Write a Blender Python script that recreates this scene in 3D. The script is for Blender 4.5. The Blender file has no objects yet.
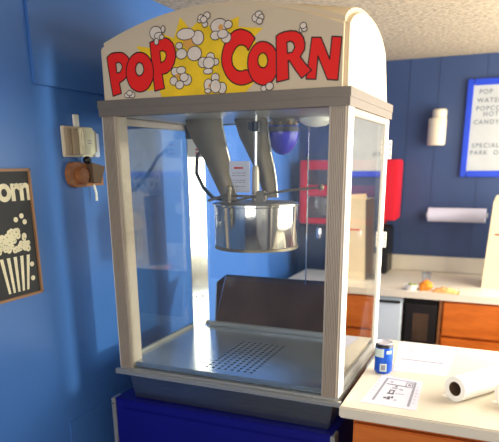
import bpy, bmesh, math, random
from mathutils import Vector, Matrix
from mathutils.geometry import tessellate_polygon
random.seed(7)
scene = bpy.context.scene
COL = scene.collection
pi = math.pi

# ------------------------------------------------------------------ materials
def lin(c):
    return tuple((x/12.92 if x <= .04045 else ((x+.055)/1.055)**2.4) for x in (v/255 for v in c)) + (1,)

def mat(name, c, rough=.5, metal=0., vary=.06, scale=8., bump=0., bscale=200., stretch=None, spec=.5, coat=0.):
    m = bpy.data.materials.new(name); m.use_nodes = True
    nt = m.node_tree; b = nt.nodes['Principled BSDF']
    b.inputs['Roughness'].default_value = rough; b.inputs['Metallic'].default_value = metal
    b.inputs['Specular IOR Level'].default_value = spec; b.inputs['Coat Weight'].default_value = coat
    col = lin(c); tc = nt.nodes.new('ShaderNodeTexCoord'); src = tc.outputs['Object']
    if stretch:
        mp = nt.nodes.new('ShaderNodeMapping'); mp.inputs['Scale'].default_value = stretch
        nt.links.new(src, mp.inputs[0]); src = mp.outputs[0]
    n = nt.nodes.new('ShaderNodeTexNoise'); n.inputs['Scale'].default_value = scale; n.inputs['Detail'].default_value = 4
    nt.links.new(src, n.inputs['Vector'])
    r = nt.nodes.new('ShaderNodeValToRGB')
    r.color_ramp.elements[0].position = .3; r.color_ramp.elements[1].position = .7
    r.color_ramp.elements[0].color = tuple(x*(1-vary) for x in col[:3]) + (1,)
    r.color_ramp.elements[1].color = tuple(min(1, x*(1+vary)) for x in col[:3]) + (1,)
    nt.links.new(n.outputs['Fac'], r.inputs[0]); nt.links.new(r.outputs[0], b.inputs['Base Color'])
    if bump:
        n2 = nt.nodes.new('ShaderNodeTexNoise'); n2.inputs['Scale'].default_value = bscale; n2.inputs['Detail'].default_value = 3
        nt.links.new(src, n2.inputs['Vector'])
        bp = nt.nodes.new('ShaderNodeBump'); bp.inputs['Strength'].default_value = bump; bp.inputs['Distance'].default_value = .004
        nt.links.new(n2.outputs['Fac'], bp.inputs['Height']); nt.links.new(bp.outputs[0], b.inputs['Normal'])
    return m

def wood_mat(name, c1, c2, stretch, rough=.4):
    m = mat(name, c1, rough, vary=0, scale=6, stretch=stretch)
    r = [n for n in m.node_tree.nodes if n.type == 'VALTORGB'][0]
    r.color_ramp.elements[0].color = lin(c1); r.color_ramp.elements[1].color = lin(c2)
    return m

def glass_mat(name, tint, ior=1.5, gain=1.):
    m = bpy.data.materials.new(name); m.use_nodes = True; nt = m.node_tree
    nt.nodes.remove(nt.nodes['Principled BSDF']); out = nt.nodes['Material Output']
    t = nt.nodes.new('ShaderNodeBsdfTransparent'); t.inputs[0].default_value = tint
    g = nt.nodes.new('ShaderNodeBsdfGlossy'); g.inputs['Roughness'].default_value = .015
    # Schlick reflectance, the same from either side of the pane
    ge = nt.nodes.new('ShaderNodeNewGeometry'); dt = nt.nodes.new('ShaderNodeVectorMath'); dt.operation = 'DOT_PRODUCT'
    nt.links.new(ge.outputs['Incoming'], dt.inputs[0]); nt.links.new(ge.outputs['Normal'], dt.inputs[1])
    def mth(op, a, b):
        k = nt.nodes.new('ShaderNodeMath'); k.operation = op
        for q, v in ((0, a), (1, b)):
            if isinstance(v, (int, float)): k.inputs[q].default_value = v
            elif v is not None: nt.links.new(v, k.inputs[q])
        return k.outputs[0]
    r0 = ((ior-1)/(ior+1))**2
    p = mth('POWER', mth('SUBTRACT', 1., mth('ABSOLUTE', dt.outputs['Value'], None)), 5.)
    k = nt.nodes.new('ShaderNodeMath'); k.operation = 'MULTIPLY'; k.inputs[1].default_value = gain; k.use_clamp = True
    f = mth('ADD', mth('MULTIPLY', p, 1-r0), r0)
    mx = nt.nodes.new('ShaderNodeMixShader')
    nt.links.new(f, k.inputs[0]); nt.links.new(k.outputs[0], mx.inputs[0])
    nt.links.new(t.outputs[0], mx.inputs[1]); nt.links.new(g.outputs[0], mx.inputs[2]); nt.links.new(mx.outputs[0], out.inputs[0])
    return m

M = dict(
 blue=mat('blue_gloss_wall_paint', (64,112,182), .36, vary=.05, scale=3, bump=.03, bscale=30),
 navy=mat('navy_wall', (48,68,108), .55, vary=.08, scale=4),  # darker blue than the left wall
 ceil=mat('speckled_ceiling', (178,164,140), .9, vary=.3, scale=60, bump=.9, bscale=70),
 white=mat('white_wall_paint', (215,212,205), .7),
 floor=mat('grey_vinyl_floor', (110,106,100), .5, vary=.1),
 canopy=mat('cream_plastic', (212,194,164), .55, vary=.02, scale=5),
 trim=mat('grey_beige_aluminium', (120,110,98), .45, metal=.2, vary=.05, scale=20, stretch=(1,1,8)),
 post=mat('satin_aluminium', (174,161,146), .4, metal=.15, vary=.04, scale=12),
 strip=mat('white_enamel_and_sunlit_post', (238,234,224), .4, vary=.02),  # white parts; on the posts it stands in for sunlight
 rail=mat('brushed_aluminium', (176,176,172), .33, metal=.6, vary=.03, scale=30, stretch=(1,1,6)),
 tray=mat('drawer_steel', (128,136,152), .28, metal=.9, vary=.1, scale=14, stretch=(1,1,10)),
 steel=mat('brushed_steel', (205,200,192), .11, metal=1., vary=.08, scale=16, stretch=(6,6,.3)),
 column=mat('satin_steel', (222,220,214), .14, metal=.95, vary=.05, scale=9, bump=.12, bscale=9),
 pan=mat('pan_steel', (176,184,190), .2, metal=.75, vary=.08, scale=10),
 taupe=mat('shaded_brushed_steel', (120,108,86), .42, metal=.5, vary=.14, scale=9),  # brushed steel toned brown to imitate the dark interior it reflects
 chrome=mat('chrome', (225,225,225), .08, metal=1., vary=.01),
 dark=mat('black_plastic', (22,21,22), .4),
 hole=mat('hole_black', (12,12,14), .8),
 smoke=mat('smoked_panel', (78,62,48), .2, vary=.35, scale=7),
 ccab=mat('deep_blue_cabinet', (8,12,116), .5, vary=.08, scale=5, spec=.25),
 worktop=mat('cream_laminate', (230,220,200), .35, vary=.03, scale=12),
 splash=mat('cream_backsplash', (214,206,188), .5),
 orange=wood_mat('orange_wood_laminate', (196,98,28), (216,116,40), (2,2,9), .4),
 brownwood=wood_mat('brown_wood', (140,86,46), (176,116,68), (3,3,12), .5),
 black=mat('matt_black', (16,14,14), .6),
 fridge=mat('pale_blue_enamel', (222,236,243), .4, vary=.03),
 red=mat('red_letter_ink', (240,20,8), .7, vary=.03),
 ink=mat('dark_outline_ink', (60,14,12), .6),
 kink=mat('brown_black_ink', (54,42,34), .6),
 yel=mat('yellow_burst_ink', (244,202,24), .7, vary=.1, scale=18),
 kern=mat('popcorn_white_ink', (226,212,196), .5, vary=.08, scale=40),
 kor=mat('popcorn_orange_ink', (222,160,70), .5),
 boardw=mat('letter_board_white', (178,182,182), .5),
 boardb=mat('royal_blue_plastic', (14,60,190), .4),
 btext=mat('board_letter_grey', (104,112,122), .6),
 paper=mat('white_paper', (214,214,230), .7, vary=.02),
 rollp=mat('overexposed_paper', (248,246,240), .7, vary=.01),  # whiter copy of the paper, imitating window glare on the rolls
 print_=mat('grey_print', (146,146,160), .7),
 print_d=mat('dark_print', (92,92,106), .7),
 rprint=mat('red_print', (200,60,50), .7),
 ridge=mat('tan_plastic', (168,150,124), .5),
 card=mat('brown_card', (96,74,56), .8),
 can=mat('blue_can', (24,88,206), .3, metal=.3, vary=.15, scale=14),
 alum=mat('can_aluminium', (206,206,214), .35, metal=.3),
 can_w=mat('can_pale_print', (206,222,216), .4),
 pblack=mat('poster_black', (24,24,26), .55, vary=.3, scale=9),
 cream=mat('cream_print', (226,218,186), .6, vary=.1, scale=40),
 pframe=mat('tan_frame', (150,112,80), .5),
 redp=mat('red_plastic', (214,20,38), .4),
 beige=mat('beige_plastic', (222,208,182), .5),
 cbox=mat('cream_carton', (218,200,166), .7),
 orangef=mat('orange_snack', (238,138,30), .5, vary=.2, scale=60),
 bagf=mat('orange_snack_bag', (240,176,110), .35, vary=.3, scale=45),
 green=mat('green_lid', (150,160,96), .5, vary=.3, scale=50),
 brass=mat('brass', (190,150,80), .3, metal=.8),
 glass=glass_mat('clear_glass', (.96,.98,.98,1), 1.5, 1.),
 lglass=glass_mat('left_glass', (.83,.87,.88,1), 1.5, 1.7),
 sglass=glass_mat('side_glass', (.88,.9,.88,1), 1.5, 1.8),
 acrylic=glass_mat('clear_acrylic', (.9,.93,.97,1), 1.45, .8),
)
def blue_plastic():
    m = mat('blue_translucent_plastic', (46,40,190), .2, vary=.2, scale=6)
    m.node_tree.nodes['Principled BSDF'].inputs['Transmission Weight'].default_value = .35
    return m
M['bowl'] = blue_plastic()

# ------------------------------------------------------------------ helpers
def link(name, bm, m, parent=None, smooth=False):
    bmesh.ops.recalc_face_normals(bm, faces=bm.faces)
    me = bpy.data.meshes.new(name); bm.to_mesh(me); bm.free()
    for x in (m if isinstance(m, (list, tuple)) else [m]): me.materials.append(M[x])
    if smooth:
        for p in me.polygons: p.use_smooth = True
        try: me.set_sharp_from_angle(angle=math.radians(38))
        except Exception: pass
    o = bpy.data.objects.new(name, me); COL.objects.link(o)
    if parent is not None:
        o.parent = parent; o.matrix_parent_inverse = WM(parent).inverted()
    return o
def WM(o):
    m = Matrix.Translation(o.location) @ o.rotation_euler.to_matrix().to_4x4()
    return (WM(o.parent) @ o.matrix_parent_inverse @ m) if o.parent else m
def thing(name, label, cat, loc, group=None):
    o = bpy.data.objects.new(name, None); COL.objects.link(o); o.location = loc; o.empty_display_size = .05
    return tag(o, label, cat, group)
def tag(o, label, cat, group=None):
    o['label'] = label; o['category'] = cat
    if group: o['group'] = group
    return o
def struct(name, bm, m):
    o = link(name, bm, m); o['kind'] = 'structure'; return o
def B(): return bmesh.new()
def box(bm, x0, x1, y0, y1, z0, z1, bev=0., mi=0, seg=2):
    vs = [bm.verts.new((x, y, z)) for x in (x0, x1) for y in (y0, y1) for z in (z0, z1)]
    fs = [bm.faces.new([vs[i] for i in f]) for f in ((0,1,3,2),(4,6,7,5),(0,4,5,1),(2,3,7,6),(0,2,6,4),(1,5,7,3))]
    for f in fs: f.material_index = mi
    if bev:
        es = list({e for f in fs for e in f.edges})
        bmesh.ops.bevel(bm, geom=es, offset=bev, segments=seg, affect='EDGES', material=-1)
    return bm
def prism(bm, pts, axis, a, b, mi=0):
    """extrude a 2D outline along an axis; outline order: x:(y,z) y:(x,z) z:(x,y)"""
    def P(p, t): return {'x': (t, p[0], p[1]), 'y': (p[0], t, p[1]), 'z': (p[0], p[1], t)}[axis]
    A = [bm.verts.new(P(p, a)) for p in pts]; C = [bm.verts.new(P(p, b)) for p in pts]
    fs = [bm.faces.new(A), bm.faces.new(C[::-1])]
    n = len(pts)
    for i in range(n): fs.append(bm.faces.new((A[i], C[i], C[(i+1) % n], A[(i+1) % n])))
    for f in fs: f.material_index = mi
    return bm
def lathe(bm, prof, c, axis='z', n=40, mi=0):
    rings = []
    for r, h in prof:
        ring = []
        for k in range(n):
            a = 2*pi*k/n; u, v = r*math.cos(a), r*math.sin(a)
            p = {'z': (u, v, h), 'x': (h, u, v), 'y': (u, h, v)}[axis]
            ring.append(bm.verts.new((c[0]+p[0], c[1]+p[1], c[2]+p[2])))
        rings.append(ring)
    for A, C in zip(rings, rings[1:]):
        for k in range(n):
            f = bm.faces.new((A[k], A[(k+1) % n], C[(k+1) % n], C[k])); f.material_index = mi
    for ring in ((rings[0], rings[-1]) if prof[0] != prof[-1] else ()):
        try: bm.faces.new(ring).material_index = mi
        except Exception: pass
    return bm
def tube(bm, pts, r, n=10, mi=0):
    pts = [Vector(p) for p in pts]; rings = []
    for i, p in enumerate(pts):
        d = (pts[min(i+1, len(pts)-1)] - pts[max(i-1, 0)]).normalized()
        u = d.cross(Vector((0, 0, 1)) if abs(d.z) < .9 else Vector((1, 0, 0))).normalized(); v = d.cross(u)
        rings.append([bm.verts.new(p + r*(math.cos(2*pi*k/n)*u + math.sin(2*pi*k/n)*v)) for k in range(n)])
    for A, C in zip(rings, rings[1:]):
        for k in range(n): bm.faces.new((A[k], A[(k+1) % n], C[(k+1) % n], C[k])).material_index = mi
    for ring in (rings[0], rings[-1]): bm.faces.new(ring).material_index = mi
    return bm
def ball(bm, c, rx, ry, rz, mi=0, u=14, v=10):
    r = bmesh.ops.create_uvsphere(bm, u_segments=u, v_segments=v, radius=1, matrix=Matrix.Translation(c) @ Matrix.Diagonal((rx, ry, rz, 1)))
    for f in {f for w in r['verts'] for f in w.link_faces}: f.material_index = mi
    return bm
# flat printing: an (a,b) outline on a plane given by a mapping function
def flat(bm, pl, outer, hole=None, mi=0):
    loops = [[Vector((p[0], p[1], 0)) for p in outer]]
    if hole: loops.append([Vector((p[0], p[1], 0)) for p in hole])
    allp = [p for l in loops for p in l]
    vs = [bm.verts.new(pl(p.x, p.y)) for p in allp]
    for t in tessellate_polygon(loops):
        try: bm.faces.new([vs[i] for i in t]).material_index = mi
        except Exception: pass
def stroke(bm, pl, loop, w, mi=0, closed=True):
    n = len(loop)
    for i in range(n if closed else n-1):
        a, b = Vector(loop[i]), Vector(loop[(i+1) % n]); d = b-a
        if d.length < 1e-6: continue
        d.normalize(); nn = Vector((-d.y, d.x))*w
        flat(bm, pl, [a+nn, a-nn, b-nn, b+nn], mi=mi)
        flat(bm, pl, [a+Vector((math.cos(k*pi/4), math.sin(k*pi/4)))*w for k in range(8)], mi=mi)
def disc(bm, pl, c, rx, ry, mi=0, n=20):
    flat(bm, pl, [(c[0]+rx*math.cos(2*pi*k/n), c[1]+ry*math.sin(2*pi*k/n)) for k in range(n)], mi=mi)
def rect(bm, pl, a0, a1, b0, b1, mi=0): flat(bm, pl, [(a0, b0), (a1, b0), (a1, b1), (a0, b1)], mi=mi)
def words(name, s, size, m, matrix, parent, offset=0., spacing=1.):
    c = bpy.data.curves.new(name, 'FONT'); c.body = s; c.size = size; c.offset = offset; c.space_character = spacing
    o = bpy.data.objects.new(name, c); COL.objects.link(o)
    bpy.context.view_layer.update()
    me = bpy.data.meshes.new_from_object(o.evaluated_get(bpy.context.evaluated_depsgraph_get()))
    bpy.data.objects.remove(o); bpy.data.curves.remove(c)
    me.transform(matrix); me.materials.clear(); me.materials.append(M[m]); me.name = name
    o = bpy.data.objects.new(name, me); COL.objects.link(o)
    o.parent = parent; o.matrix_parent_inverse = WM(parent).inverted()
    return o

# outlines of the sign printing, metres on the canopy front (x, z)
LETTERS=[
 ([(0.032,0.881),(0.041,0.887),(0.048,0.89),(0.058,0.891),(0.068,0.891),(0.078,0.89),(0.086,0.888),(0.093,0.883),(0.099,0.878),(0.103,0.871),(0.104,0.863),(0.104,0.854),(0.102,0.845),(0.097,0.837),(0.092,0.831),(0.085,0.825),(0.078,0.821),(0.067,0.816),(0.068,0.807),(0.069,0.801),(0.071,0.79),(0.043,0.784),(0.04,0.806),(0.038,0.822),(0.036,0.841),(0.034,0.858)],
  [(0.059,0.865),(0.07,0.867),(0.078,0.861),(0.079,0.853),(0.072,0.843),(0.061,0.841)]),
 ([(0.169,0.906),(0.182,0.91),(0.197,0.914),(0.212,0.915),(0.227,0.91),(0.238,0.899),(0.244,0.883),(0.244,0.867),(0.239,0.852),(0.229,0.839),(0.216,0.831),(0.202,0.829),(0.204,0.815),(0.207,0.795),(0.177,0.79),(0.173,0.837),(0.171,0.877)],
  [(0.198,0.883),(0.207,0.885),(0.215,0.88),(0.217,0.872),(0.211,0.861),(0.2,0.857)]),
 ([(0.176,0.836),(0.175,0.825),(0.171,0.815),(0.165,0.807),(0.158,0.799),(0.15,0.794),(0.14,0.791),(0.131,0.79),(0.121,0.792),(0.112,0.796),(0.104,0.802),(0.098,0.81),(0.094,0.82),(0.091,0.83),(0.091,0.841),(0.093,0.852),(0.097,0.862),(0.103,0.871),(0.11,0.878),(0.119,0.883),(0.128,0.886),(0.138,0.886),(0.147,0.884),(0.156,0.88),(0.163,0.874),(0.169,0.866),(0.174,0.857),(0.176,0.847)],
  [(0.147,0.845),(0.146,0.84),(0.143,0.835),(0.139,0.832),(0.135,0.83),(0.13,0.83),(0.126,0.832),(0.123,0.836),(0.121,0.841),(0.121,0.847),(0.122,0.852),(0.125,0.857),(0.128,0.86),(0.133,0.862),(0.137,0.861),(0.141,0.859),(0.145,0.855),(0.146,0.85)]),
 ([(0.464,0.892),(0.456,0.902),(0.45,0.907),(0.442,0.911),(0.434,0.914),(0.426,0.916),(0.417,0.915),(0.409,0.913),(0.401,0.908),(0.393,0.901),(0.386,0.892),(0.381,0.882),(0.377,0.871),(0.374,0.858),(0.374,0.847),(0.376,0.836),(0.38,0.826),(0.385,0.816),(0.391,0.808),(0.399,0.801),(0.407,0.796),(0.415,0.793),(0.424,0.791),(0.434,0.791),(0.444,0.793),(0.458,0.798),(0.455,0.813),(0.45,0.82),(0.443,0.824),(0.437,0.825),(0.431,0.823),(0.425,0.823),(0.419,0.824),(0.413,0.827),(0.408,0.832),(0.404,0.838),(0.402,0.847),(0.402,0.856),(0.405,0.864),(0.409,0.87),(0.414,0.876),(0.42,0.88),(0.426,0.881),(0.432,0.88),(0.437,0.878),(0.441,0.875),(0.446,0.867)],
  None),
 ([(0.525,0.833),(0.524,0.823),(0.521,0.813),(0.516,0.804),(0.51,0.796),(0.502,0.791),(0.494,0.788),(0.485,0.787),(0.476,0.789),(0.467,0.793),(0.459,0.799),(0.453,0.807),(0.448,0.817),(0.445,0.828),(0.444,0.839),(0.445,0.85),(0.448,0.86),(0.453,0.868),(0.46,0.876),(0.467,0.881),(0.476,0.884),(0.485,0.884),(0.494,0.882),(0.502,0.878),(0.51,0.872),(0.516,0.864),(0.521,0.854),(0.524,0.844)],
  [(0.497,0.842),(0.496,0.836),(0.494,0.831),(0.491,0.828),(0.486,0.826),(0.482,0.827),(0.477,0.829),(0.474,0.833),(0.472,0.838),(0.471,0.844),(0.472,0.849),(0.474,0.854),(0.477,0.857),(0.482,0.859),(0.486,0.859),(0.491,0.856),(0.494,0.852),(0.496,0.847)]),
 ([(0.518,0.892),(0.526,0.897),(0.538,0.9),(0.553,0.901),(0.567,0.899),(0.579,0.893),(0.586,0.884),(0.59,0.871),(0.589,0.858),(0.579,0.844),(0.592,0.828),(0.607,0.813),(0.583,0.797),(0.568,0.815),(0.552,0.837),(0.549,0.837),(0.551,0.797),(0.52,0.792),(0.519,0.845)],
  [(0.545,0.877),(0.554,0.879),(0.562,0.874),(0.565,0.865),(0.559,0.855),(0.547,0.854)]),
 ([(0.606,0.883),(0.628,0.881),(0.65,0.834),(0.654,0.881),(0.677,0.878),(0.671,0.788),(0.646,0.791),(0.622,0.842),(0.618,0.793),(0.594,0.795)],
  None),
]
STAR=[(0.431,0.767),(0.2,0.768),(0.19,0.792),(0.149,0.792),(0.173,0.82),(0.136,0.827),(0.166,0.856),(0.126,0.902),(0.193,0.89),(0.201,0.926),(0.241,0.911),(0.261,0.957),(0.288,0.928),(0.317,0.946),(0.349,0.925),(0.423,0.944),(0.42,0.921),(0.485,0.913),(0.456,0.892),(0.518,0.85),(0.492,0.834),(0.513,0.815),(0.466,0.8)]
KERNELS=[
 [(0.284,0.897,0.015,0.014,'o'),(0.256,0.892,0.0091,0.007,'w'),(0.262,0.873,0.014,0.011,'w'),(0.299,0.871,0.0181,0.015,'w'),(0.31,0.906,0.0151,0.015,'w'),(0.276,0.917,0.0231,0.012,'w')],
 [(0.388,0.9,0.012,0.011,'w'),(0.369,0.927,0.0201,0.015,'w'),(0.394,0.928,0.01,0.008,'w'),(0.359,0.907,0.012,0.009,'w'),(0.379,0.909,0.013,0.009,'w'),(0.374,0.924,0.007,0.007,'o')],
 [(0.317,0.944,0.0061,0.005,'w'),(0.32,0.95,0.0071,0.0061,'w'),(0.337,0.953,0.0081,0.007,'w'),(0.331,0.934,0.0071,0.006,'w'),(0.328,0.945,0.0081,0.007,'w')],
 [(0.336,0.828,0.012,0.0061,'w'),(0.323,0.849,0.013,0.011,'w'),(0.358,0.848,0.0081,0.0071,'w'),(0.344,0.86,0.01,0.009,'w'),(0.339,0.847,0.014,0.012,'w')],
 [(0.374,0.787,0.011,0.012,'w'),(0.356,0.812,0.01,0.0091,'w'),(0.336,0.796,0.011,0.013,'w'),(0.34,0.794,0.005,0.005,'o'),(0.356,0.792,0.013,0.014,'w'),(0.334,0.782,0.008,0.005,'w')],
 [(0.274,0.812,0.013,0.012,'w'),(0.242,0.833,0.011,0.0091,'w'),(0.259,0.835,0.012,0.008,'w'),(0.236,0.811,0.01,0.0091,'w'),(0.253,0.801,0.011,0.009,'w'),(0.267,0.818,0.011,0.0091,'w'),(0.248,0.822,0.006,0.006,'o')],
 [(0.189,0.927,0.016,0.014,'w'),(0.211,0.934,0.0051,0.0071,'w'),(0.197,0.919,0.011,0.008,'w'),(0.19,0.907,0.006,0.0071,'w'),(0.206,0.916,0.0061,0.0051,'w')],
 [(0.466,0.936,0.0081,0.008,'w'),(0.474,0.943,0.008,0.006,'w'),(0.481,0.936,0.006,0.006,'w'),(0.476,0.928,0.0071,0.006,'w')],
 [(0.579,0.9,0.003,0.005,'w'),(0.588,0.902,0.006,0.0051,'w'),(0.585,0.909,0.0071,0.006,'w')],
 [(0.091,0.784,0.0081,0.006,'w'),(0.106,0.784,0.008,0.007,'w'),(0.098,0.789,0.008,0.006,'w')],
 [(0.487,0.78,0.007,0.006,'w'),(0.502,0.784,0.0091,0.008,'w')],
]


# ------------------------------------------------------------------ setting
XL, XR, YB, YF, ZF, ZC = -.12, 1.75, 2.06, -3.0, -.92, 1.136
struct('floor', box(B(), XL-.1, XR+.1, YF-.1, YB+.1, ZF-.05, ZF), 'floor')
struct('ceiling', box(B(), XL-.1, XR+.1, YF-.1, YB+.1, ZC, ZC+.06), 'ceil')
struct('wall_left', box(B(), XL-.1, XL, YF, YB+.1, ZF, ZC), 'blue')
bm = box(B(), XL, XR+.1, YB, YB+.1, ZF, ZC)
for x in (.11, .36, .51, .665, .9, 1.15, 1.4):   # shallow panel joints
    box(bm, x-.003, x+.003, YB-.002, YB, ZF, ZC)
struct('wall_back', bm, 'navy')
def holed(name, axis, p0, p1, a0, a1, w, m):      # a wall with one window opening w=(a0,a1,z0,z1)
    bm = B()
    for (s0, s1, z0, z1) in ((a0, w[0], ZF, ZC), (w[1], a1, ZF, ZC), (w[0], w[1], ZF, w[2]), (w[0], w[1], w[3], ZC)):
        if axis == 'x': box(bm, p0, p1, s0, s1, z0, z1)
        else: box(bm, s0, s1, p0, p1, z0, z1)
    return struct(name, bm, m)
WR = (.05, 1.9, .06, 1.06); WF = (.0, 1.6, -.1, 1.0)
holed('wall_right', 'x', XR, XR+.1, YF, YB, WR, 'white')
holed('wall_front', 'y', YF-.1, YF, XL, XR, WF, 'navy')
# cover panels fixed on the left wall
struct('trim_1', box(B(), XL, XL+.010, -.122, .95, .811, ZC, .001), 'blue')
struct('trim_2', prism(B(), [(-.118, ZF), (.9, ZF), (.9, -.163), (-.118, -.163)], 'x', XL, XL+.004), 'blue')

# ------------------------------------------------------------------ popcorn machine
W, D, ZB, ZT = .70, .52, .7324, .7735
pm = thing('popcorn_machine', 'large glass popcorn machine with red POP CORN sign and steel kettle', 'popcorn machine', (.35, .26, -.105))
# base + front ledge
link('base_frame', box(B(), .0, W, .0, D, -.0225, -.001, .002), 'rail', pm)
bm = prism(B(), [(-.0106, -.0205), (-.0106, -.0125), (-.0085, -.0105), (-.0106, -.0085), (-.0106, -.0066), (.0, -.0052), (.0, -.0205)], 'x', -.0106, W+.0106)
link('front_ledge', bm, 'rail', pm)
# crumb drawer, tapering downward
bm = B()
T = [(.033, -.001), (.686, -.001), (.686, .46), (.033, .46)]; Q = [(.036, .018), (.672, .018), (.672, .45), (.036, .45)]
a = [bm.verts.new((x, y, -.0228)) for x, y in T]; b = [bm.verts.new((x, y, -.105)) for x, y in Q]
bm.faces.new(a); bm.faces.new(b[::-1])
for i in range(4): bm.faces.new((a[i], b[i], b[(i+1) % 4], a[(i+1) % 4]))
bmesh.ops.bevel(bm, geom=[e for e in bm.edges], offset=.004, segments=2, affect='EDGES')
link('crumb_drawer', bm, 'tray', pm)
# corner posts
def front_post(x0, x1, side):
    n = 9; pts = [(x0, .055), (x0, .003)]
    for k in range(n):
        u0 = x0 + .003 + (x1-x0-.006)*k/n; u1 = x0 + .003 + (x1-x0-.006)*(k+1)/n
        pts += [(u0+.0008, .003), (u0+.0016, .0), (u1-.0012, .0), (u1-.0004, .003)]
    pts += [(x1, .003), (x1, .055)]
    p = link('corner_post', prism(B(), pts, 'z', -.001, ZB), 'post', pm)
    xs = x1 if side > 0 else x0
    link('sunlit_side', box(B(), min(xs, xs+side*.002), max(xs, xs+side*.002), .003, .055, -.001, ZB-.0005, .0006), 'strip', p)  # post side face whitened as if the sun strikes it
front_post(.002, .047, -1); front_post(.653, .698, 1)
for x0, x1 in ((.002, .02), (.672, .698)):
    link('corner_post', box(B(), x0, x1, .478, .518, -.001, ZB, .003), 'strip', pm)
col = link('steel_column', prism(B(), [(.0205, .440), (.0235, .439), (.062, .493), (.060, .497), (.0205, .497)], 'z', .0165, ZB-.02), 'column', pm)
for z in (.13, .43):
    for k in (.25, .65):
        x, y = .0235+.0385*k, .439+.054*k
        link('rivet', ball(B(), (x+.0005, y-.0008, z), .0036, .0036, .0036, 0, 10, 6), 'dark', col, True)
# rails under and above the side panes
for x0, x1 in ((.002, .02), (.684, .698)):
    link('side_rail', box(B(), x0, x1, .055, .478, -.001, .026, .003), 'rail', pm)
    link('top_rail', box(B(), x0, x1, .055, .478, ZB-.018, ZB, .002), 'post', pm)
link('front_glass', box(B(), .047, .653, .010, .0125, .0, ZB), 'glass', pm)
link('side_glass', box(B(), .0100, .0125, .055, .478, .026, ZB-.018), 'lglass', pm)
link('side_glass', box(B(), .690, .6925, .055, .478, .026, ZB-.018), 'sglass', pm)
# rear sliding doors above the chute
for x0, x1, y in ((.066, .443, .504), (.440, .671, .510)):
    d = link('rear_door', box(B(), x0, x1, y, y+.003, .195, ZB), 'acrylic', pm)
link('door_edge', box(B(), .4395, .4435, .5, .5035, .196, ZB-.001, .001), 'chrome', d)
for z0, z1 in ((.615, .672), (.337, .388)):
    h = link('hinge', box(B(), .688, .7095, .5185, .5215, z0, z1, .001), 'strip', pm)
    for k in range(3):
        link('screw', lathe(B(), [(.0022, 0), (.0022, -.0008), (.0001, -.0008)], (.7050, .5185, z0+.012+k*(z1-z0-.024)/2), 'y', 10), 'dark', h)
# chute panel leaning outward at the back
bm = B()
pts = [(.498, .030), (.600, .190), (.604, .188), (.504, .026)]
prism(bm, pts, 'x', .085, .640)
ch = link('chute_panel', bm, 'smoke', pm)
bm = prism(B(), [(.5, .032), (.522, .178), (.598, .190)], 'x', .0815, .0845); link('end_plate', bm, 'steel', ch)
link('chute_rim', box(B(), .085, .64, .5965, .606, .188, .1925, .001), 'dark', ch)
link('rear_sill', box(B(), .066, .671, .480, .498, -.001, .032, .002), 'rail', pm)
# popping floor pan with perforated plate
pan = link('floor_pan', box(B(), .021, .683, .014, .476, .0005, .016, .004), 'pan', pm)
bm = B(); box(bm, .262, .44, .045, .345, .0150, .0163)
H = lambda x, y: (x, y, .0166)
for i in range(8):
    for j in range(14):
        x = .277 + i*.021; y = .058 + j*.021
        disc(bm, H, (x, y), .0048, .0048, 1, 10)
link('perforated_plate', bm, ['pan', 'hole'], pan)
# trim band with a step
bm = B()
def ring(bm, o, i, z0, z1):
    xo0, xo1, yo0, yo1 = -o, W+o, -o, D+o; xi0, xi1, yi0, yi1 = -i, W+i, -i, D+i
    for q in ((xo0, xo1, yo0, yi0), (xo0, xo1, yi1, yo1), (xo0, xi0, yi0, yi1), (xi1, xo1, yi0, yi1)):
        box(bm, q[0], q[1], q[2], q[3], z0, z1)
ring(bm, .0038, -.03, ZB, ZB+.020); ring(bm, .0052, -.03, ZB+.020, ZT)
link('trim_band', bm, 'trim', pm)
ceil_plate = link('inner_ceiling', box(B(), .03, .67, .03, .49, ZB+.003, ZT-.006), 'rail', pm)
# canopy: domed box, higher in the middle of every side
bm = B(); N, K = 24, 14
x0, x1, y0, y1 = .006, .692, .004, .444
def top(x, y):
    u = (x-.347)/.343; v = min(1, abs((y-.22)/.217))
    return .911 + .071*(1-u*u) + .058*(1-v*v)**.7*u*u*(1. if u > 0 else .3)
g = [[bm.verts.new((x0+(x1-x0)*i/N, y0+(y1-y0)*j/K, 0)) for j in range(K+1)] for i in range(N+1)]
for r_ in g:
    for v in r_: v.co.z = top(v.co.x, v.co.y)
for i in range(N):
    for j in range(K): bm.faces.new((g[i][j], g[i+1][j], g[i+1][j+1], g[i][j+1]))
per = [g[i][0] for i in range(N+1)] + [g[N][j] for j in range(1, K+1)] + [g[i][K] for i in range(N-1, -1, -1)] + [g[0][j] for j in range(K-1, 0, -1)]
low = [bm.verts.new((v.co.x, v.co.y if v.co.y < y1-.001 else .506, ZT-.002)) for v in per]
n = len(per)
for i in range(n): bm.faces.new((per[i], low[i], low[(i+1) % n], per[(i+1) % n]))
bm.faces.new(low)
bm.normal_update()
es = [e for e in bm.edges if len(e.link_faces) == 2 and e.calc_face_angle() > .9 and max(v.co.z for v in e.verts) > ZT+.01]
bmesh.ops.bevel(bm, geom=es, offset=.011, segments=4, affect='EDGES')
can = link('canopy', bm, 'canopy', pm, True)
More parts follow.
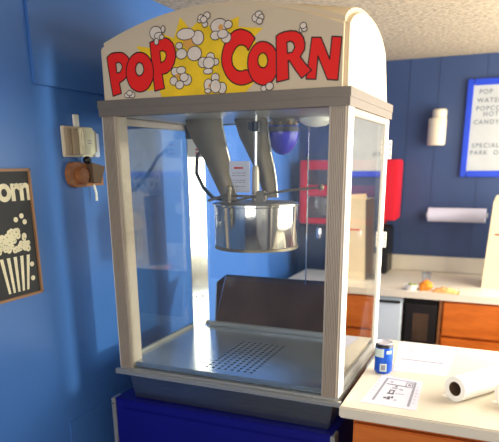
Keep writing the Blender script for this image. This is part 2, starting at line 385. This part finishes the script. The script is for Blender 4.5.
# printing on the canopy front
L0 = lambda y: (lambda a, b: (a, y, b))
bm = B(); flat(bm, L0(.0033), STAR); link('starburst', bm, 'yel', can)
for i, (o, h) in enumerate(LETTERS):
    bm = B(); yy = .0030 - .00018*(i % 3)*2
    flat(bm, L0(yy), o, h, 0)
    stroke(bm, L0(yy-.0001), o, .0016, 1)
    if h: stroke(bm, L0(yy-.0001), h, .0015, 1)
    link('letter', bm, ['red', 'ink'], can)
for k in KERNELS:
    bm = B(); y = .0016
    for (a, b, rx, rz, c) in k:
        y -= .00006; rx *= 1.12; rz *= 1.1
        if c == 'w': disc(bm, L0(y), (a, b), rx+.0010, rz+.0010, 1)
        disc(bm, L0(y-.00003), (a, b), rx-.0010, rz-.0010, 0 if c == 'w' else 2)
    link('popcorn_print', bm, ['kern', 'kink', 'kor'], can)

# kettle and its hangers
kc = (.358, .258)
ke = link('kettle', lathe(B(), [(.0001, .362), (.119, .362), (.124, .359), (.127, .366), (.128, .482), (.134, .485), (.134, .490), (.128, .491), (.124, .486), (.0001, .486)], (kc[0], kc[1], 0), n=56), 'steel', pm, True)
bm = B(); lathe(bm, [(.0001, .4885), (.121, .4885), (.121, .4925), (.04, .497), (.0001, .497)], (kc[0], kc[1], 0), n=48)
lid = link('lid', bm, 'taupe', ke, True)
link('lower_rim', lathe(B(), [(.122, .356), (.1295, .356), (.1295, .363), (.122, .363)], (kc[0], kc[1], 0), n=48), 'taupe', ke, True)
bm = tube(B(), [(.31, .2, .498), (.36, .18, .508), (.43, .165, .522), (.50, .16, .533), (.585, .16, .541)], .0036)
box(bm, .395, .425, .16, .18, .500, .530, .004); ball(bm, (.59, .16, .542), .009, .009, .009)
link('dump_handle', bm, 'taupe', ke, True)
bm = tube(B(), [(.225, .2, .498), (.29, .18, .516), (.42, .2, .51)], .004); lathe(bm, [(.007, .495), (.007, .53), (.009, .532), (.009, .54), (.003, .542)], (.303, .18, 0), n=14)
link('lid_lever', bm, 'taupe', ke, True)
def hanger(pts, y, rim, bend):
    bm = B()
    L = len(pts[0]); rows = []
    for (l, r, z) in zip(*pts):
        row = []
        for k in range(7):
            t = k/6; x = l+(r-l)*t
            row.append((x, y + bend*(t-.5)**2 - bend*.1 + (.75-z)*-.05, z))
        rows.append(row)
    va = [[bm.verts.new(p) for p in row] for row in rows]; vb = [[bm.verts.new((p[0], p[1]+.003, p[2])) for p in row] for row in rows]
    for A, C, sgn in ((va, vb, 1),):
        for G in (va, vb):
            for i in range(len(G)-1):
                for k in range(6): bm.faces.new((G[i][k], G[i][k+1], G[i+1][k+1], G[i+1][k]))
        for i in range(len(va)-1):
            for k in (0, 6): bm.faces.new((va[i][k], va[i+1][k], vb[i+1][k], vb[i][k]))
        for k in range(6):
            for i in (0, len(va)-1): bm.faces.new((va[i][k], va[i][k+1], vb[i][k+1], vb[i][k]))
    o = link('hanger_plate', bm, 'taupe', pm, True)
    bm = tube(B(), [r_[6] for r_ in rows], .0032, 8)
    link('plate_rim', bm, 'steel', o, True)
hanger(((.128, .130, .156, .190, .222, .258), (.250, .254, .264, .278, .292, .304), (.744, .715, .67, .62, .56, .494)), .24, .3, .05)
hanger(((.262, .283, .305, .327, .347, .368), (.374, .379, .386, .396, .404, .412), (.744, .684, .645, .607, .566, .505)), .30, .3, .05)
# stirring rod with sleeve and collar
rod = link('stirring_rod', tube(B(), [(.358, .25, .50), (.361, .25, .744)], .0042), 'chrome', pm, True)
link('sleeve', lathe(B(), [(.012, .498), (.0105, .585), (.008, .597), (.0045, .6)], (.3595, .25, 0), n=16), 'post', rod, True)
bm = B(); lathe(bm, [(.012, .695), (.013, .70), (.013, .718), (.010, .723)], (.361, .25, 0), n=14); box(bm, .336, .356, .244, .258, .698, .722, .002)
link('collar', bm, 'dark', rod, True)
# note hung in front of the plates
tg = link('instruction_tag', box(B(), .280, .347, .2345, .2355, .522, .612), 'paper', pm)
bm = B(); f = L0(.2342)
rect(bm, f, .296, .326, .590, .596, 1)
for z in (.577, .570, .556, .550, .538):
    x = .29
    while x < .333:
        w = random.uniform(.004, .011); rect(bm, f, x, min(x+w, .337), z, z+.0026, 0); x += w+.003
link('tag_print', bm, ['print_', 'rprint'], tg)
# power socket, plug and cable on the column
so = link('power_socket', prism(B(), [(.022, .628), (.094, .628), (.07, .685), (.022, .688)], 'y', .44, .486), 'strip', pm)
bm = B(); box(bm, .021, .044, .43, .47, .688, .7335, .003); box(bm, .044, .052, .436, .46, .69, .71, .003)
link('plug', bm, 'dark', so)
bm = B()
for z in (.668, .650, .638): box(bm, .055, .073, .4392, .44, z, z+.006)
link('socket_print', bm, 'rprint', so)
pts = [Vector(p) for p in ((.085, .44, .655), (.088, .39, .63), (.105, .35, .575), (.14, .33, .53), (.19, .30, .50), (.235, .28, .497))]
link('power_cable', tube(B(), pts, .0062), 'dark', pm, True)
# blue shaded lamp and round light dish under the inner ceiling
bm = B(); prof = [(.052, .715)] + [(.052*math.cos(a), .705-.075*math.sin(a)) for a in [k*pi/2/8 for k in range(8)]] + [(.0005, .63)]
lathe(bm, prof, (.4, .37, 0), n=32); lp = link('blue_lamp_shade', bm, 'bowl', pm, True)
link('shade_band', lathe(B(), [(.030, .6975), (.0535, .6975), (.0535, .7105), (.030, .7105)], (.402, .355, 0), n=32), 'dark', lp, True)
bm = B(); lathe(bm, [(.034, .715), (.04, .7345)], (.4, .37, 0), n=24)
for k in range(9):
    a = 2*pi*k/9; ball(bm, (.4+.043*math.cos(a), .37+.043*math.sin(a), .722), .005, .005, .005, 1, 8, 6)
link('lamp_fitting', bm, ['taupe', 'brass'], lp, True)
bm = B(); lathe(bm, [(.0005, .708), (.03, .712), (.048, .723), (.052, .7345)], (.51, .36, 0), n=32)
link('light_dish', bm, 'strip', pm, True)

# ------------------------------------------------------------------ cart under the machine
ca = thing('popcorn_cart', 'deep blue base cabinet with pale corner strips under the popcorn machine', 'cabinet', (.33, .26, ZF))
link('body', box(B(), -.024, .694, -.008, .52, ZF+.06, -.1065, .003), 'ccab', ca)
for x0, x1 in ((-.034, -.020), (.686, .6985)):
    c = link('corner_strip', box(B(), x0, x1, -.014, .03, ZF+.06, -.1075, .002), 'rail', ca)
    link('screw', lathe(B(), [(.003, 0), (.0028, -.0014), (.0001, -.0014)], ((x0+x1)/2, -.014, -.125), 'y', 10), 'dark', c)
link('plinth', box(B(), .0, .67, .02, .5, ZF, ZF+.06), 'black', ca)
link('front_panel', box(B(), .004, .670, -.013, -.0085, ZF+.09, -.135, .003), 'ccab', ca)

# ------------------------------------------------------------------ peninsula counter
pc = thing('counter_base', 'orange wood base cabinet under the near cream worktop', 'cabinet', (1.2, .3, ZF))
link('body', box(B(), .748, XR-.002, -.012, .57, ZF+.08, -.0325), 'orange', pc)
link('plinth', box(B(), .77, XR-.002, .03, .55, ZF, ZF+.08), 'black', pc)
for x0, x1 in ((.752, 1.08), (1.088, 1.41), (1.418, 1.74)):
    d = link('door', box(B(), x0, x1, -.03, -.0125, ZF+.1, -.05, .003), 'orange', pc)
    link('handle', box(B(), x1-.05, x1-.038, -.045, -.03, -.3, -.18, .003), 'rail', d)
wt = link('worktop', box(B(), .716, XR-.002, -.048, .60, -.0320, .0, .004), 'worktop')
tag(wt, 'near cream laminate worktop right of the popcorn machine, holding papers and can', 'worktop')

# can
cx, cy = .7700, .256
cn = thing('drink_can', 'blue drink can with silver rim standing on the near worktop', 'can', (cx, cy, .0))
s = .0265
link('body', lathe(B(), [(.0001, .001), (.0205, .0), (.0225, .003), (s, .008), (s, .082), (.0238, .091)], (cx, cy, 0), n=36), 'can', cn, True)
link('lid', lathe(B(), [(.0238, .091), (.0248, .0935), (.0235, .0945), (.022, .0915), (.0001, .0915)], (cx, cy, 0), n=36), 'alum', cn, True)
link('neck_band', lathe(B(), [(s+.0001, .0815), (s+.0003, .082), (.0243, .0905), (.0239, .0908)], (cx, cy, 0), n=36), 'dark', cn, True)
def wrap(bm, a0, a1, z0, z1, r, mi=0, n=8):
    g = [[bm.verts.new((cx+r*math.cos(a0+(a1-a0)*k/n), cy+r*math.sin(a0+(a1-a0)*k/n), z)) for k in range(n+1)] for z in (z0, z1)]
    for k in range(n): bm.faces.new((g[0][k], g[0][k+1], g[1][k+1], g[1][k])).material_index = mi
dg = math.radians
bm = B(); wrap(bm, dg(205), dg(280), .053, .079, s+.0003, 0); wrap(bm, dg(296), dg(332), .064, .074, s+.0003, 0)
wrap(bm, dg(258), dg(302), .010, .034, s+.0003, 0); wrap(bm, dg(266), dg(294), .014, .030, s+.0005, 1)
link('can_print', bm, ['can_w', 'print_'], cn)

# papers
def sheet(name, label, cat, pts, z, deco, group=None):
    bm = prism(B(), pts, 'z', z, z+.0006)
    t = tag(link(name, bm, 'paper'), label, cat, group)
    if deco:
        bm = B(); deco(bm); link('print', bm, ['print_', 'print_d'], t)
    return t
def deco_menu(bm):
    A_, B_, C_, D_ = Vector((.760, .001)), Vector((.904, -.002)), Vector((.893, .214)), Vector((.773, .227))
    def pl(u, v):
        p = (A_*(1-u)+B_*u)*(1-v) + (D_*(1-u)+C_*u)*v; return (p.x, p.y, .0011)
    rect(bm, pl, .16, .21, .12, .92); rect(bm, pl, .82, .87, .08, .92)
    rect(bm, pl, .21, .82, .90, .92); rect(bm, pl, .24, .70, .70, .725, 1)
    stroke(bm, pl, [(.66, .70), (.80, .70), (.80, .86), (.66, .86)], .008, 1)
    rect(bm, pl, .70, .77, .74, .82)
    for (u0, u1, v0, v1, mi) in ((.34, .40, .22, .27, 1), (.41, .47, .20, .30, 1), (.48, .52, .25, .32, 1), (.36, .5, .38, .42, 1), (.38, .41, .42, .5, 1), (.46, .49, .42, .5, 1), (.38, .5, .5, .53, 1), (.40, .52, .58, .62, 0), (.56, .64, .56, .60, 0), (.45, .5, .64, .68, 1), (.55, .60, .2, .23, 0), (.52, .7, .42, .44, 0), (.30, .36, .78, .82, 0)):
        rect(bm, pl, u0, u1, v0, v1, mi)
    for k in range(6):
        rect(bm, pl, .04, .04+random.uniform(.03, .08), .2+k*.11, .215+k*.11)
        rect(bm, pl, .90, .90+random.uniform(.03, .06), .2+k*.11, .215+k*.11)
sheet('printed_sheet', 'white sheet with a dark printed border in front of the blue can', 'paper', [(.760, .001), (.904, -.002), (.893, .214), (.773, .227)], .0002, deco_menu)
def deco_form(bm):
    pl = lambda a, b: (a, b, .0011)
    for k, (x0, x1) in enumerate(((.79, .87), (.80, .85), (.805, .84))): rect(bm, pl, x0, x1, .535-.02*k, .541-.02*k)
    rect(bm, pl, .80, .93, .395, .400, 1)
sheet('blank_sheet', 'large white sheet lying behind the can beside the paper roll', 'paper', [(.797, .275), (.950, .285), (.955, .585), (.762, .588)], .0002, deco_form)
# paper rolls
def roll(x, y, label, length):
    r0, r1 = .034, .0195; a = math.radians(36); z = r0+.0004
    rl = thing('paper_roll', label, 'paper roll', (x, y, 0), 'paper rolls on the near worktop')
    R_ = Matrix.Translation((x, y, z)) @ Matrix.Rotation(-a, 4, 'Z')
    bm = lathe(B(), [(r1, .0), (r0, .0), (r0, length), (r1, length), (r1, .0)], (0, 0, 0), 'y', 40); bm.transform(R_); link('paper', bm, 'rollp', rl, True)
    bm = lathe(B(), [(r1-.0025, .001), (r1-.0002, .001), (r1-.0002, length-.002), (r1-.0025, length-.002), (r1-.0025, .001)], (0, 0, 0), 'y', 32); bm.transform(R_); link('core_tube', bm, 'card', rl, True)
    bm = prism(B(), [(-r0-.012, .0002-z), (-r0*.3, .0002-z), (-r0*.3, .0010-z), (-r0-.012, .0010-z)], 'y', .004, length-.01); bm.transform(R_); link('loose_edge', bm, 'rollp', rl)
roll(.986, .100, 'thick white paper roll behind the printed sheet, its dark hollow end facing left', .46)
roll(1.110, .102, 'white paper roll cut off by the right edge of the photo, beside the other roll', .46)

# ------------------------------------------------------------------ back counter
bm = B()
arc = [(.0+.10*(1-math.cos(a)), 1.456+.10*(1-math.sin(a))) for a in [k*pi/2/8 for k in range(9)]]
prism(bm, [(.0, YB-.02)] + arc + [(XR-.002, 1.456), (XR-.002, YB-.02)], 'z', -.034, .0)
wb = tag(link('worktop', bm, 'worktop'), 'long pale worktop running along the navy back wall', 'worktop')
struct('trim_3', box(B(), .0, XR-.002, YB-.018, YB-.0005, .0005, .088, .003), 'splash')
fr = thing('mini_fridge', 'pale blue fridge under the back worktop, left of the black oven', 'fridge', (.46, 1.75, ZF))
link('body', box(B(), .30, .634, 1.50, 2.03, ZF, -.0345, .004), 'fridge', fr)
d = link('door', box(B(), .30, .634, 1.462, 1.498, ZF+.03, -.062, .006), 'fridge', fr)
link('handle', box(B(), .33, .626, 1.452, 1.470, -.066, -.056, .003), 'dark', d)
ov = thing('built_in_oven', 'black built-in oven under the back worktop beside the orange cabinet', 'oven', (.725, 1.75, ZF))
link('body', box(B(), .645, .806, 1.50, 2.03, ZF, -.0345), 'black', ov)
d = link('door', box(B(), .650, .802, 1.470, 1.499, -.33, -.062, .004), 'black', ov)
link('window', box(B(), .69, .765, 1.4685, 1.4697, -.25, -.11), 'smoke', d)
link('lower_door', box(B(), .650, .802, 1.470, 1.499, ZF+.05, -.345, .004), 'black', ov)
def cabinet(x0, x1, label, ph):
    c = thing('base_cabinet', label, 'cabinet', ((x0+x1)/2, 1.75, ZF))
    link('body', box(B(), x0, x1, 1.49, 2.03, ZF+.08, -.0345), 'orange', c)
    link('plinth', box(B(), x0, x1, 1.54, 2.0, ZF, ZF+.08), 'black', c)
    link('stile', box(B(), x0, x0+.014, 1.478, 1.49, ZF+.08, -.0345), 'brownwood', c)
    d = link('drawer', box(B(), x0+.02, x1-.004, 1.468, 1.489, -.212, -.045, .003), 'orange', c)
    e = link('door', box(B(), x0+.02, x1-.004, 1.468, 1.489, ZF+.09, -.225, .003), 'orange', c)
    if ph: link('knob', lathe(B(), [(.004, 0), (.004, -.012), (.011, -.016), (.008, -.024), (.0001, -.024)], ((x0+x1)/2+.1, 1.468, -.13), 'y', 14), 'brass', d, True)
cabinet(.810, 1.275, 'orange wood cabinet under the back worktop, right of the black oven', 1)
cabinet(1.280, XR-.004, 'orange wood cabinet in the far right corner under the back worktop', 1)
cabinet(.004, .295, 'orange wood cabinet left of the pale fridge, seen through the popcorn machine side pane', 0)

# red framed dispenser on the back counter, behind the machine
ds = thing('drink_dispenser', 'black countertop drink dispenser with a red frame behind the popcorn machine', 'drink dispenser', (.22, 1.95, 0))
link('base', box(B(), -.06, .475, 1.87, 2.035, .0, .262, .008), 'dark', ds)
bm = B()
for q in ((-.045, -.005, .27, .62), (.435, .505, .30, .62), (-.005, .435, .57, .62), (-.005, .435, .27, .30), (-.005, .435, .425, .485)):
    box(bm, q[0], q[1], 1.86, 2.03, q[2], q[3], .006)
link('red_frame', bm, 'redp', ds)
link('dark_window', box(B(), -.004, .434, 1.885, 2.025, .263, .569), 'smoke', ds)
for x in (.08, .2, .32):
    bm = lathe(B(), [(.014, .19), (.016, .21), (.016, .24), (.01, .25)], (x, 1.85, 0), n=14); box(bm, x-.008, x+.008, 1.845, 1.87, .225, .245)
    link('tap', bm, 'chrome', ds, True)

# snacks on the back counter
tb = thing('snack_tub', 'small pale tub with green contents, leftmost item on back worktop', 'tub', (.668, 1.50, 0))
link('tub', lathe(B(), [(.0001, .0), (.026, .0), (.033, .022), (.035, .022), (.035, .025), (.0001, .025)], (.668, 1.50, 0), n=24), 'strip', tb, True)
bm = B()
for k in range(9): ball(bm, (.668+.018*math.cos(k*2.4)*(k % 3)/2, 1.50+.018*math.sin(k*2.4)*(k % 3)/2, .027), .009, .009, .006, 0, 8, 6)
link('greens', bm, 'green', tb, True)
of = thing('orange_pouch', 'bright orange crumpled pouch between the tub and the snack bag', 'pouch', (.737, 1.505, 0))
bm = B(); ball(bm, (.737, 1.505, .022), .034, .028, .0222)
for v in bm.verts: v.co += Vector((random.uniform(-1, 1), random.uniform(-1, 1), random.uniform(-.2, 1)))*.0035 if v.co.z > .006 else Vector()
ball(bm, (.724, 1.492, .018), .018, .016, .0175)
link('pouch', bm, 'orangef', of, True)
link('tied_neck', lathe(B(), [(.006, .040), (.009, .048), (.012, .052), (.0001, .053)], (.737, 1.505, 0), n=10), 'orangef', of, True)
bg = thing('snack_bag', 'orange and clear snack bag lying flat at right of the orange pouch', 'snack bag', (.83, 1.49, 0))
bm = B(); nx, ny = 14, 8; z1_, z0_ = [], []
for i in range(nx+1):
    a_, b_ = [], []
    for j in range(ny+1):
        u, v = i/nx, j/ny; h = .022*(max(0, math.sin(pi*u))*max(0, math.sin(pi*v)))**.5*(.8+.4*random.random())
        x, y = .772+.115*u, 1.464+.07*v-.01*u
        a_.append(bm.verts.new((x, y, .0012+h))); b_.append(bm.verts.new((x, y, .0004)))
    z1_.append(a_); z0_.append(b_)
for i in range(nx):
    for j in range(ny):
        bm.faces.new((z1_[i][j], z1_[i+1][j], z1_[i+1][j+1], z1_[i][j+1])); bm.faces.new((z0_[i][j], z0_[i][j+1], z0_[i+1][j+1], z0_[i+1][j]))
for i in range(nx):
    for j in (0, ny): bm.faces.new((z1_[i][j], z1_[i+1][j], z0_[i+1][j], z0_[i][j]))
for j in range(ny):
    for i in (0, nx): bm.faces.new((z1_[i][j], z1_[i][j+1], z0_[i][j+1], z0_[i][j]))
link('bag', bm, 'bagf', bg, True)
link('seal', box(B(), .887, .895, 1.455, 1.523, .0003, .0025), 'orangef', bg)
cp = thing('clear_cup', 'small clear cup standing behind the orange pouch', 'cup', (.715, 1.68, 0))
link('cup', lathe(B(), [(.0001, .0), (.018, .0), (.024, .055), (.023, .055), (.017, .002), (.0001, .002)], (.715, 1.68, 0), n=24), 'acrylic', cp, True)
link('rim', lathe(B(), [(.023, .054), (.0255, .055), (.0255, .057), (.023, .057)], (.715, 1.68, 0), n=24), 'acrylic', cp, True)
# cream carton
ct = thing('carton', 'tall cream carton standing on the back worktop at the right edge', 'carton', (1.10, 1.76, 0))
bm = prism(B(), [(.985, .0), (1.26, .0), (1.26, .40), (1.0, .42)], 'y', 1.66, 1.88)
link('body', bm, 'cbox', ct)
link('flap', prism(B(), [(1.0, .42), (1.26, .40), (1.26, .43), (1.01, .45)], 'y', 1.70, 1.705), 'cbox', ct)
bm = B(); f = L0(1.6594); rect(bm, f, 1.02, 1.2, .262, .270); link('carton_print', bm, 'rprint', ct)

# back wall things
dp = thing('wall_dispenser', 'cream cup dispenser mounted on the navy wall left of letter board', 'dispenser', (.674, 2.0, .69))
link('body', lathe(B(), [(.0001, .692), (.044, .692), (.047, .70), (.047, .822), (.044, .828), (.0001, .828)], (.674, 2.005, 0), n=28), 'beige', dp, True)
link('cap', lathe(B(), [(.034, .8285), (.037, .832), (.037, .866), (.03, .874), (.0001, .874)], (.681, 2.012, 0), n=24), 'beige', dp, True)
link('bracket', box(B(), .650, .70, 2.045, YB-.001, .72, .85), 'white', dp)
tr = thing('paper_towel_roll', 'white paper towel roll held level on navy wall above back worktop', 'paper towel', (.81, 2.0, .29))
link('roll', lathe(B(), [(.018, .0), (.036, .0), (.038, .002), (.038, .298), (.036, .3), (.018, .3), (.018, .0)], (.662, 2.005, .326), 'x', 32), 'paper', tr, True)
bm = tube(B(), [(.652, 2.005, .326), (.972, 2.005, .326)], .008)
for x in (.652, .966): box(bm, x, x+.006, 1.995, YB-.001, .315, .337, .001)
link('holder', bm, 'rail', tr)
lb = thing('letter_board', 'white letter board in a bright blue frame on navy wall', 'letter board', (1.13, 2.05, .53))
bx0, bx1, bz0, bz1 = .806, 1.46, .527, 1.016
link('panel', box(B(), bx0+.02, bx1-.02, 2.043, YB-.001, bz0+.02, bz1-.02), 'boardw', lb)
bm = B()
for q in ((bx0, bx0+.032, bz0, bz1), (bx1-.032, bx1, bz0, bz1), (bx0+.032, bx1-.032, bz0, bz0+.032), (bx0+.032, bx1-.032, bz1-.032, bz1)):
    box(bm, q[0], q[1], 2.034, YB-.001, q[2], q[3], .005)
link('frame', bm, 'boardb', lb)
def ltr(s, x, z, size=.031):
    words('lettering', s, size, 'btext', Matrix.Translation((x, 2.0424, z)) @ Matrix.Rotation(pi/2, 4, 'X'), lb, .0006, 1.25)
for t, x, z in (('POP     1.00', .866, .942), ('WATER   1.00', .860, .900), ('POPCORN', .858, .861), ('   HOT DOG', .858, .833), ('CANDY', .852, .794), ('SPECIALS', .854, .677), ('PARK  OPEN', .848, .641)):
    ltr(t, x, z)

# ------------------------------------------------------------------ left wall things
X0 = XL
po = thing('framed_poster', 'black popcorn poster with cream lettering in thin tan frame on blue wall', 'poster', (X0+.01, -.31, .264))
y0_, y1_, z0p, z1p = -.462, -.178, .264, .598
link('print_panel', box(B(), X0+.001, X0+.008, y0_+.004, y1_-.004, z0p+.004, z1p-.004), 'pblack', po)
bm = B()
for q in ((y0_, y0_+.007, z0p, z1p), (y1_-.007, y1_, z0p, z1p), (y0_, y1_, z0p, z0p+.007), (y0_, y1_, z1p-.007, z1p)):
    box(bm, X0+.001, X0+.014, q[0], q[1], q[2], q[3], .001)
link('frame', bm, 'pframe', po)
PW = lambda o: (lambda a, b: (X0+.0083+o, a, b))
bm = B(); pc_ = -.262
prism_pts = [(pc_-.052, .375), (pc_+.052, .375), (pc_+.036, .282), (pc_-.036, .282)]
flat(bm, PW(0), prism_pts, mi=1)
for k in range(5):
    u0, u1 = -1+k*.45-.02, -1+k*.45+.2
    flat(bm, PW(.0003), [(pc_+.052*u0, .375), (pc_+.052*min(u1, 1), .375), (pc_+.036*min(u1, 1), .282), (pc_+.036*u0, .282)], mi=0)
link('bucket_print', bm, ['cream', 'pblack'], po)
bm = B()
for k in range(60):
    a, r_ = random.random()*2*pi, random.random()**.5
    a0, b0 = pc_+.055*r_*math.cos(a), .392+.042*r_*abs(math.sin(a))*1.2
    q = random.uniform(.006, .010)
    disc(bm, PW(.0006+k*.00003), (a0, b0), q, q, 0, 10); disc(bm, PW(.00061+k*.00003), (a0+.002, b0-.001), q*.3, q*.25, 1, 8)
for a0, b0 in ((-.215, .462), (-.224, .478), (-.208, .31), (-.206, .348), (-.32, .46), (-.245, .47)):
    disc(bm, PW(.0006), (a0, b0), .008, .007, 0, 9)
link('kernel_print', bm, ['cream', 'green'], po)
words('lettering', 'Popcorn', .084, 'cream', Matrix.Translation((X0+.0085, -.452, .520)) @ Matrix(((0,0,1,0),(1,0,0,0),(0,1,0,0),(0,0,0,1))), po, .003, .93)

# pale timer-like box above the wooden plaque
wbx = thing('wall_box', 'pale cream ridged box with a tab, fixed to the blue wall', 'box', (X0+.02, .035, .63))
link('back_plate', box(B(), X0+.001, X0+.012, -.034, .100, .628, .712, .002), 'beige', wbx)
bm = B()
for a0, a1, h in ((-.030, -.012, .022), (-.010, .012, .028)): box(bm, X0+.012, X0+h, a0, a1, .632, .705, .002)
link('ridge', bm, 'ridge', wbx)
cv = link('cover', box(B(), X0+.012, X0+.040, .014, .072, .635, .706, .004), 'cream', wbx)
bm = B()
for z in (.665, .672): box(bm, X0+.0401, X0+.0403, .035, .052, z, z+.002)
link('cover_print', bm, 'print_', cv)
link('side_block', box(B(), X0+.012, X0+.030, .074, .092, .640, .702, .003), 'ridge', wbx)
link('side_card', box(B(), X0+.012, X0+.020, .093, .116, .628, .696, .002), 'paper', wbx)
link('top_tab', box(B(), X0+.001, X0+.008, .022, .046, .7125, .746, .002), 'strip', wbx)
pq = thing('wall_plaque', 'brown wooden wall plaque with a dark wedge, below the cream box', 'plaque', (X0+.01, .05, .54))
bm = B(); pts = []
for k in range(9):
    a = pi/2+pi*k/8; pts.append((.0+.03*math.cos(a), .578+.036*math.sin(a)))
pts += [(.126, .545), (.128, .604)]
prism(bm, pts, 'x', X0, X0+.016); link('board', bm, 'brownwood', pq)
link('round_boss', lathe(B(), [(.026, .0), (.024, .012), (.012, .016), (.0001, .016)], (X0+.016, .022, .575), 'x', 24), 'brownwood', pq, True)
link('wedge', prism(B(), [(.050, .612), (.112, .600), (.085, .552), (.052, .556)], 'x', X0+.016, X0+.038), 'card', pq)
link('dark_knob', lathe(B(), [(.008, .0), (.011, .006), (.011, .014), (.007, .02), (.0001, .02)], (X0+.016, .044, .619), 'x', 18), 'dark', pq, True)
bm = B(); tube(bm, [(X0+.02, .072, .548), (X0+.022, .078, .525), (X0+.022, .078, .500)], .004); link('hook', bm, 'strip', pq, True)

# ------------------------------------------------------------------ light
def area(name, loc, rot, sx, sy, e, c, spread=pi):
    l = bpy.data.lights.new(name, 'AREA'); l.shape = 'RECTANGLE'; l.size = sx; l.size_y = sy; l.energy = e; l.color = c; l.spread = spread
    o = bpy.data.objects.new(name, l); COL.objects.link(o); o.location = loc; o.rotation_euler = rot; return o
area('side_window_daylight', (XR+.02, (WR[0]+WR[1])/2, (WR[2]+WR[3])/2), (0, pi/2, 0), WR[3]-WR[2], WR[1]-WR[0], 54, (1, .92, .79))
area('front_window_daylight', ((WF[0]+WF[1])/2, YF-.02, (WF[2]+WF[3])/2), (pi/2, 0, 0), WF[1]-WF[0], WF[3]-WF[2], 25, (1, .96, .91))
area('warm_ceiling_fill', (.9, -1.2, ZC-.02), (0, 0, 0), .9, .3, 6, (1, .86, .66))  # added warm fill below the ceiling, no real lamp there
sl = bpy.data.lights.new('low_sun', 'SUN'); sl.energy = 2.6; sl.color = (1, .92, .76); sl.angle = math.radians(3)
so_ = bpy.data.objects.new('low_sun', sl); COL.objects.link(so_); so_.location = (3, .4, 1.2)
so_.rotation_euler = Vector((math.cos(.07), math.sin(.07), math.tan(math.radians(5)))).to_track_quat('Z', 'Y').to_euler()
w = bpy.data.worlds.new('daylight'); scene.world = w; w.use_nodes = True
w.node_tree.nodes['Background'].inputs[0].default_value = (.85, .92, 1, 1); w.node_tree.nodes['Background'].inputs[1].default_value = 1.0

# ------------------------------------------------------------------ camera
cd = bpy.data.cameras.new('camera'); cam = bpy.data.objects.new('camera', cd); COL.objects.link(cam)
fwd = Vector((-.38243506, .87846487, -.28643131)); rt = Vector((.91784147, .39685963, -.00833537)); up = Vector((-.10635069, .26608627, .95806452))
mw = Matrix((rt, up, -fwd)).transposed().to_4x4(); mw.translation = Vector((1.0604, -1.4142, .6044)); cam.matrix_world = mw
cd.sensor_fit = 'HORIZONTAL'; cd.sensor_width = 36; cd.lens = 580.55/499*36; cd.shift_y = (337.4-221)/499; cd.shift_x = -.3/499
cd.clip_start = .02
cd.dof.use_dof = True; cd.dof.focus_distance = 1.62; cd.dof.aperture_fstop = 3.2
scene.camera = cam
vs = scene.view_settings; vs.view_transform = 'Standard'; vs.look = 'None'; vs.gamma = 1; vs.use_curve_mapping = False; vs.exposure = 0.14
